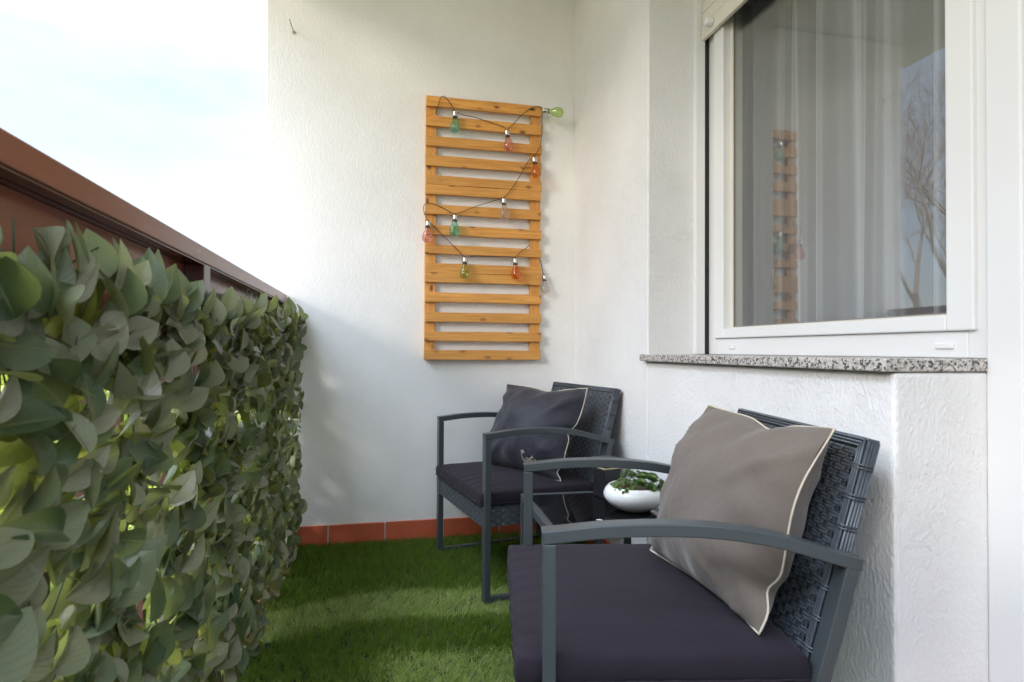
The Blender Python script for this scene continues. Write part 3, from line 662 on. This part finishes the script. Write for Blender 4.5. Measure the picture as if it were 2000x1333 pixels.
    b = MB(); b.box((-0.455, -0.2755, 0.30), (-0.430, 0.2755, 0.325)); b.build('seat_rail', M_FRAME, t, 0.002)
    # box cushion
    nu, nv_ = 36, 44; V = []; Fq = []
    u0, u1, v0, v1 = -0.450, 0.036, -0.287, 0.287
    def cush(u, v, topside):
        uu_, vv_ = 2*u-1, 2*v-1; rr = 0.018
        x_ = u0+(u1-u0)*u; y_ = v0+(v1-v0)*v
        dome = (1-abs(uu_)**3.2)*(1-abs(vv_)**3.2)
        wr = 0.0018*math.sin(58*v+4*u)*max(0, uu_-0.45)*1.6+0.0012*math.sin(31*u+9*v)*max(0, abs(vv_)-.6)
        z_ = 0.392+0.020*dome+wr if topside else 0.342
        return (x_, y_, z_)
    b = MB(); rim = []
    grid = [[cush(i/nu, j/nv_, True) for j in range(nv_+1)] for i in range(nu+1)]
    vs = [p for r_ in grid for p in r_]; fs = [(i*(nv_+1)+j, (i+1)*(nv_+1)+j, (i+1)*(nv_+1)+j+1, i*(nv_+1)+j+1) for i in range(nu) for j in range(nv_)]
    per = [(i, 0) for i in range(nu)]+[(nu, j) for j in range(nv_)]+[(nu-i, nv_) for i in range(nu)]+[(0, nv_-j) for j in range(nv_)]
    rings = []
    n0 = len(vs); m_ = len(per)
    for lev, (out_, z_) in enumerate([(0.004, 0.387), (0.0075, 0.372), (0.0075, 0.357), (0.004, 0.345), (-0.012, 0.3395)]):
        for q, (i, j) in enumerate(per):
            p = grid[i][j]; uu_, vv_ = 2*i/nu-1, 2*j/nv_-1
            ox = out_*(1 if uu_ > .97 else -1 if uu_ < -.97 else 0); oy = out_*(1 if vv_ > .97 else -1 if vv_ < -.97 else 0)
            w_ = 0.0022*math.sin(q*1.3+lev)*0.5
            vs.append((p[0]+ox+(w_ if abs(uu_) > .97 else 0), p[1]+oy+(w_ if abs(vv_) > .97 else 0), z_))
        rings.append(n0+lev*m_)
    pid = [i*(nv_+1)+j for i, j in per]
    for q in range(m_): fs.append((pid[q], rings[0]+q, rings[0]+(q+1)%m_, pid[(q+1)%m_]))
    for a_, c_ in zip(rings[:-1], rings[1:]):
        for q in range(m_): fs.append((a_+q, c_+q, c_+(q+1)%m_, a_+(q+1)%m_))
    fs.append(tuple(rings[-1]+q for q in range(m_)))
    b.add(vs, fs, True); cu = b.build('seat_cushion', M_SEAT, t)
    e = MB(); e.tube([Vector(vs[rings[1]+q])*1.0+Vector((0, 0, -0.022)) for q in range(m_)], 0.0022, 6, closed=True); e.build('seam', M_SEAT, cu)
    return t
near = wicker_chair('rattan_armchair', (0.325, 1.254, 0.022), R(169.2), 'dark rattan armchair in the foreground holding the taupe pillow')
def copy_tree(o, parent=None):
    c_ = o.copy(); COL.objects.link(c_)
    if parent: c_.parent = parent
    for ch in list(o.children): copy_tree(ch, c_)
    return c_
far = copy_tree(near); far.location = (0.315, 2.391, 0.022); far.rotation_euler = (0, 0, R(-169.28))
for ch in far.children:
    if ch.name.startswith('seat_cushion'): ch.location.x = -0.034      # pushed back a little further than on the nearer chair
far['label'] = 'dark rattan armchair at the end wall corner holding the charcoal pillow'
near.location.z = 0.012; far.location.z = 0.012

# ------------------------------------------------------------------ pillows
def pillow(name, chair, TL, TRc, BL, BR, thick, m, label, seed, sag=0.04, notch=()):
    rs = random.Random(seed)
    mw = Matrix.Translation(chair.location) @ Matrix.Rotation(chair.rotation_euler[2], 4, 'Z')
    TL, TRc, BL, BR = [mw @ Vector((p[0], p[1], p[2]-chair.location.z)) for p in (TL, TRc, BL, BR)]
    n = 40
    nrm = (TRc-BL).cross(TL-BR).normalized()
    fwdw = mw.to_3x3() @ Vector((1, 0, 0))
    if nrm.dot(fwdw) < 0: nrm = -nrm
    ph = [rs.uniform(0, 6) for _ in range(8)]
    t = empty(name, (BL+BR)/2, 0, label=label, cat='pillow')
    def mid(u, v):
        # edges bow inwards between the pulled-out corners
        uu_, vv_ = 2*u-1, 2*v-1
        k1 = 0.040*(1-uu_*uu_)*vv_*abs(vv_); k2 = 0.035*(1-vv_*vv_)*uu_*abs(uu_)
        u_ = u-k2*0.5; v_ = v-k1*0.5
        for ed, pos, wd, dp in notch:      # places where the seam is pulled in
            if ed == 'T': v_ -= dp*math.exp(-((u-pos)/wd)**2)*max(0, vv_)**3
            if ed == 'R': u_ -= dp*math.exp(-((v-pos)/wd)**2)*max(0, uu_)**3
            if ed == 'L': u_ += dp*math.exp(-((v-pos)/wd)**2)*max(0, -uu_)**3
        p = BL*(1-u_)*(1-v_)+BR*u_*(1-v_)+TL*(1-u_)*v_+TRc*u_*v_
        edge = max(abs(uu_), abs(vv_))
        p = p+nrm*(0.010*math.sin(5*u+ph[0])*edge**3+0.012*math.sin(7*v+ph[1])*edge**3)
        return p
    def off(u, v, sgn):
        uu_, vv_ = abs(2*u-1), abs(2*v-1)
        q = max(0.0, (1-uu_**2.6))*max(0.0, (1-vv_**2.6)); h = thick*q**0.75
        e = max(uu_, vv_)
        # puckers that run in from the seams, and a few drag folds from the corners
        wr = 0.016*math.sin(24*v+3*math.sin(4*u+ph[2])+ph[3])*max(0, uu_-0.55)*(1-uu_)*6 + 0.016*math.sin(24*u+2.5*math.sin(5*v+ph[4])+ph[5])*max(0, vv_-0.55)*(1-vv_)*6
        a = (u-v); c_ = (u+v-1)
        wr += 0.018*math.exp(-((a-0.1)/0.05)**2)*max(0, abs(c_)-.25)*q**.3*2 + 0.016*math.exp(-((c_+0.12)/0.03)**2)*max(0, abs(a)-.3)*q**.3*2
        wr += 0.005*math.sin(9*u+7*v+ph[6])*q + 0.003*math.sin(17*u-11*v+ph[7])*q
        low = sag*(1-v)**2*(1-(2*u-1)**2)*0.5*q**.3
        return (h+(wr+low)*(1 if sgn > 0 else 0.5))*sgn
    vs = []; fs = []
    for sgn in (1, -1):
        o_ = len(vs)
        for i in range(n+1):
            for j in range(n+1):
                u, v = i/n, j/n; vs.append(mid(u, v)+nrm*off(u, v, sgn))
        for i in range(n):
            for j in range(n):
                f = (o_+i*(n+1)+j, o_+(i+1)*(n+1)+j, o_+(i+1)*(n+1)+j+1, o_+i*(n+1)+j+1)
                fs.append(f if sgn > 0 else f[::-1])
    b = MB(); b.add([v-Vector(t.location) for v in vs], fs, True); o = b.build('cover', m, t)
    per = [(i/n, 0) for i in range(n)]+[(1, j/n) for j in range(n)]+[(1-i/n, 1) for i in range(n)]+[(0, 1-j/n) for j in range(n)]
    b = MB(); b.tube([mid(u, v)-Vector(t.location) for u, v in per], 0.0021, 7, closed=True); b.build('piping', M_PIPE, t)
    return t, mid, off, nrm
pillow('throw_pillow', near, (-0.45, -0.161, 0.786), (-0.520, 0.250, 0.785), (-0.320, -0.19, 0.418), (-0.394, 0.239, 0.414), 0.102, M_TAUPE, 'taupe throw pillow with cream piping on the nearer armchair', 3, notch=(('T', 0.56, 0.11, 0.045), ('R', 0.19, 0.06, 0.055)))
PT, pmid, poff, pn_ = pillow('throw_pillow', far, (-0.302, -0.194, 0.762), (-0.480, 0.205, 0.766), (-0.173, -0.167, 0.418), (-0.328, 0.261, 0.416), 0.10, M_DARKP, 'charcoal throw pillow with cream piping and script on the farther armchair', 8, notch=(('T', 0.55, 0.16, 0.035), ('R', 0.50, 0.06, 0.05), ('R', 0.08, 0.05, 0.06)))
# cream embroidered script low on the charcoal pillow; most of it hides behind the arm of the nearer chair
def onp(u, v): return pmid(u, v)+pn_*(poff(u, v, 1)+0.0015)-Vector(PT.location)
S = MB()
def stroke(pts, r=0.0014): S.tube(catmull([onp(u, v) for u, v in pts], 5), r, 5)
bu, bv, sc_ = 0.615, 0.088, 1.0
def gl(pts, du=0.0, dv=0.0): stroke([(bu+du+x*0.016, bv+dv+y*0.016) for x, y in pts])
gl([(3.3,4.9),(2.4,5.7),(1.2,5.2),(0.6,3.2),(1.0,1.2),(2.2,0.2),(3.4,0.8)]); gl([(0.2,5.6),(1.4,6.4),(2.6,6.2),(2.2,5.0),(1.0,4.6)])
gl([(4.8,2.4),(3.9,2.0),(3.8,0.7),(4.7,0.2),(5.2,1.4),(5.1,2.4),(5.5,0.4),(6.1,1.0),(6.4,2.4),(6.6,0.3),(7.0,1.9),(7.5,2.4),(7.7,0.4),(8.3,0.8)])
gl([(8.6,4.4),(8.5,1.4),(8.9,0.2),(9.6,0.9)]); gl([(7.9,3.0),(9.4,3.2)])
gl([(9.9,2.2),(9.7,0.8),(10.4,0.2),(10.9,1.2),(10.4,2.4),(9.9,2.0)])
S.build('embroidery', M_PIPE, PT)

# ------------------------------------------------------------------ side table
TA = R(-2.2)
TB = empty('side_table', (0.676, 1.808, 0.006), TA, label='small square table with glossy black glass top between the armchairs', cat='table')
h = 0.200; zt = 0.414
b = MB()
for s in (1, -1):
    b.box((-h, s*h-(0.022 if s > 0 else 0), zt-0.026), (h, s*h+(0 if s > 0 else 0.022), zt)); b.box((s*h-(0.022 if s > 0 else 0), -h+0.0221, zt-0.026), (s*h+(0 if s > 0 else 0.022), h-0.0221, zt))
b.build('table_frame', M_FRAME, TB, 0.0018)
b = MB(); b.box((-h+0.0225, -h+0.0225, zt-0.006), (h-0.0225, h-0.0225, zt-0.001)); b.build('glass_top', M_BLACKGLASS, TB, 0.0012)
for sx in (1, -1):
    for sy in (1, -1):
        b = MB(); b.box((sx*h-(0.022 if sx > 0 else 0), sy*h-(0.022 if sy > 0 else 0), 0.0), (sx*h+(0 if sx > 0 else 0.022), sy*h+(0 if sy > 0 else 0.022), zt-0.0262)); b.build('leg', M_FRAME, TB, 0.0018)
ZT = 0.006+zt-0.001
# ------------------------------------------------------------------ succulents in a white bowl
BW = empty('succulent_bowl', (0.788, 1.745, ZT), label='round white ceramic bowl planted with green succulents on the table', cat='potted plant')
b = MB(); b.lathe([(0.0,0.0),(0.034,0.0),(0.046,0.0025),(0.068,0.013),(0.086,0.027),(0.0955,0.042),(0.0965,0.053),(0.0915,0.066),(0.082,0.076),(0.0775,0.0785),(0.074,0.077),(0.078,0.070),(0.078,0.06)], 56); b.build('bowl', M_CERAM, BW)
b = MB(); b.lathe([(0.0785,0.064),(0.06,0.0665),(0.03,0.069),(0.0,0.070)], 40); b.build('soil', M_SOIL, BW)
def rosette(P0, ax, rad, nleaf, t0, t1, thick=0.30, wide=0.42, open_=1.0):
    ax = Vector(ax).normalized(); A = ax.orthogonal().normalized(); B = ax.cross(A)
    P, T, N, Ln, Wn, tn = [], [], [], [], [], []
    for i in range(nleaf):
        f = i/(nleaf-1); a = i*2.39996; el = R(12+72*(1-f)**0.9*1.0) if False else R(78-66*f*open_)
        rd = A*math.cos(a)+B*math.sin(a); d = rd*math.cos(el)+ax*math.sin(el)
        P.append(Vector(P0)+rd*rad*0.10*f+ax*rad*0.25*(1-f)); T.append(d); N.append(ax*math.cos(el)-rd*math.sin(el)*1.0)
        Ln.append(rad*(0.34+0.50*f)); Wn.append(rad*wide*(0.5+0.5*f)); tn.append(t0+(t1-t0)*(1-f)+random.uniform(-.05,.05))
    q = len(P); return leaves(np.array(P), np.array(T), np.array(N), np.array(Ln), np.array(Wn), np.full(q, -0.12), np.full(q, thick), np.zeros(q), np.clip(np.array(tn), 0, 1), TPL_S)
TPL_S = leaf_template(5, 5)
def plant(name, items):
    Vs, Fs, Ts, Us, off = [], [], [], [], 0
    for it in items:
        V, F, tn, uv = rosette(*it); Vs.append(V); Fs.append(F+off); Ts.append(tn); Us.append(uv); off += len(V)
    o = np_mesh(name, np.concatenate(Vs), np.concatenate(Fs), M_SUCC, BW, np.concatenate(Ts), np.concatenate(Us))
    return o
big = [((0.024,-0.070,0.086),(0.1,-0.85,0.35),0.023),((0.060,-0.058,0.078),(0.45,-0.8,0.3),0.024),((0.082,-0.026,0.088),(0.8,-0.5,0.45),0.024),((0.004,-0.046,0.098),(-0.1,-0.5,0.8),0.021),((0.046,-0.034,0.106),(0.2,-0.4,0.9),0.023),((0.070,0.006,0.106),(0.5,0.0,0.9),0.022),((0.022,-0.012,0.108),(0.0,-0.2,1),0.021),((0.05,0.03,0.105),(0.3,0.3,0.9),0.022)]
for p_, a_, r_ in big: plant('rosette', [((p_[0]*.92, p_[1]*.92, p_[2]-0.010), a_, r_*1.22, 70, 0.14, 1.02, 0.22, 0.62)])
it = []
for i in range(70):
    a = random.uniform(0, 6.28); rr = 0.040*math.sqrt(random.random()); x_, y_ = -0.040+rr*math.cos(a)*.95, -0.016+rr*math.sin(a)*1.35
    it.append(((x_, y_, 0.064+0.036*(1-(rr/0.043)**2)), (rr*math.cos(a)*22, rr*math.sin(a)*22-.3, 1), 0.0095, 22, 0.50, 0.92, 0.2, 0.5))
plant('stonecrop', it)
it = []
for i in range(30):
    a = random.uniform(0, 6.28); rr = 0.036*math.sqrt(random.random())
    it.append(((0.006+rr*math.cos(a), 0.036+rr*math.sin(a)*.6, 0.098+random.uniform(0, .040)-rr*.5), (math.cos(a)*.5, math.sin(a)*.5, 1), 0.014, 18, 0.15, 0.99, 0.2, 0.40))
plant('sedum', it)
# ------------------------------------------------------------------ black canister and pebble on the table
CN = empty('lantern_pot', (0.768, 1.925, ZT), R(14), label='black square pot with flat grey lid behind the succulent bowl', cat='pot')
b = MB(); b.box((-0.035,-0.035,0.0),(0.035,0.035,0.098)); b.build('pot', M_POT, CN, 0.004)
b = MB(); b.box((-0.0345,-0.0345,0.0985),(0.0345,0.0345,0.103)); b.build('rim_band', M_GOLD, CN, 0.001)
b = MB(); b.box((-0.034,-0.034,0.1032),(0.034,0.034,0.122)); b.box((-0.040,-0.040,0.1222),(0.040,0.040,0.133)); b.build('lid', M_LID, CN, 0.003)
b = MB()
for (x_, y_, r_) in ((0, 0, 0.004), (0.006, -0.002, 0.003), (-0.006, 0.003, 0.0028)):
    b.lathe([(0, 0), (r_*.8, r_*.15), (r_, r_*.55), (r_*.7, r_), (0, r_*1.15)], 12, c=(x_, y_, 0))
o = b.build('pebble', M_CERAM, loc=(0.637, 1.655, ZT)); tag(o, 'tiny white pebbles near the front edge of the black table', 'pebble')

# ------------------------------------------------------------------ bare trees across the lawn (seen in the window glass)
M_BARK = mat('bark', (0.3, 0.23, 0.17), 0.9); k = NT(M_BARK)
k.l(k.mix(k.noise(k.coord((1,1,.3)), 14, 5), (0.17, 0.12, 0.085), (0.36, 0.28, 0.20)), k.b.inputs['Base Color']); k.l(k.bump(k.noise(k.coord((1,1,.3)), 18, 5), .6, .02), k.b.inputs['Normal'])
def bare_tree(loc, hgt, seed, label, lean=(0, 0)):
    rs = random.Random(seed); t = empty('bare_tree', loc, 0, label=label, cat='tree'); tk = MB(); br = MB()
    def grow(p, d, ln, r, depth):
        pts = [p]; rad = [r]; n = 5; q = Vector(p); dd = Vector(d)
        for i in range(n):
            dd = (dd+Vector((rs.gauss(0, .12), rs.gauss(0, .12), rs.gauss(0.03, .08)))).normalized(); q = q+dd*(ln/n); pts.append(q.copy()); rad.append(max(0.007, r*(1-0.5*(i+1)/n)))
        (tk if depth == 0 else br).tube(pts, rad, 8 if depth < 2 else 4, cap=False)
        if depth >= 6: return
        kids = [3, 4, 4, 4, 3, 2][depth]
        for j in range(kids):
            f = rs.uniform(0.35, 1.0) if j else 1.0; i = min(n-1, int(f*n)); pp = pts[i]+(pts[i+1]-pts[i])*(f*n-i)
            a = rs.uniform(0, 6.28); sp = rs.uniform(.28, .66); o_ = dd.orthogonal(); o_.rotate(Quaternion(dd, a))
            nd = (dd*math.cos(sp)+o_*math.sin(sp)+Vector((0, 0, 0.18))).normalized(); grow(pp, nd, ln*rs.uniform(.55, .78), rad[i]*rs.uniform(.5, .68), depth+1)
    grow(Vector((0, 0, 0)), Vector((lean[0], lean[1], 1)).normalized(), hgt*0.36, hgt*0.015, 0)
    tk.build('trunk', M_BARK, t); br.build('branches', M_BARK, t)
bare_tree((-19.2, 20.3, -3.2), 21, 5, 'bare winter tree mirrored at the middle of the window reflection', (0.08, 0))
bare_tree((-24.0, 23.5, -3.2), 20, 9, 'taller bare winter tree mirrored behind the first in the glass', (-0.05, 0.05))

# ------------------------------------------------------------------ shrubs outside, glimpsed between the plastic leaves
M_SHRUB = leafmat('shrub_leaf', [(0.0, (0.10, 0.15, 0.022)), (0.6, (0.22, 0.27, 0.035)), (1.0, (0.36, 0.38, 0.07))], (0.4, 0.45, 0.05), 0.3, 0.5)
TPL_B = leaf_template(4, 3)
def shrub(x, y, rad, top):
    t = empty('shrub', (x, y, -3.2), 0, label='sunlit yellow-green shrub outside, glimpsed through gaps in the leaf screen', cat='shrub', group='shrubs outside behind the leaf screen')
    n = 5200; cz = (top-3.2)/2+3.2; hz = (top+3.2)/2
    d = rng.normal(0, 1, (n, 3)); d /= np.linalg.norm(d, axis=1, keepdims=True); rr = rng.uniform(0.55, 1.0, n)**0.5*(1+0.16*np.sin(5*d[:, 0]+3*d[:, 2])+0.12*np.sin(7*d[:, 1]-4*d[:, 2]))
    P = d*rr[:, None]*np.array([rad, rad, hz]); P[:, 2] += hz; P[:, 2] = np.maximum(P[:, 2], 0.05)
    T = d*0.6+rng.normal(0, 0.6, (n, 3)); N = d+rng.normal(0, 0.5, (n, 3))+np.array([0, 0, 0.5]); Ln = rng.uniform(0.10, 0.19, n)
    V, F, tn, uv = leaves(P, T, N, Ln, Ln*0.55, rng.normal(0.1, 0.1, n), rng.uniform(0, 0.3, n), np.zeros(n), np.clip(rng.beta(2, 2, n), 0, 1), TPL_B)
    np_mesh('foliage', V, F, M_SHRUB, t, tn, uv)
    b = MB()
    for i in range(7):
        a = i*0.9; b.tube([(0.08*math.cos(a), 0.08*math.sin(a), 0.0), (0.3*rad*math.cos(a), 0.3*rad*math.sin(a), hz*0.8), (0.55*rad*math.cos(a+.3), 0.55*rad*math.sin(a+.3), hz*1.5)], [0.04, 0.025, 0.008], 6)
    b.build('trunk', M_BARK, t)
for a in ((-2.3, 4.4, 1.2, 0.55), (-3.6, 6.4, 1.5, 0.8), (-1.5, 6.9, 1.3, 0.75), (-5.0, 8.4, 1.8, 0.95), (-2.8, 9.2, 1.6, 0.9), (-3.9, 3.4, 1.3, 0.35)): shrub(*a)
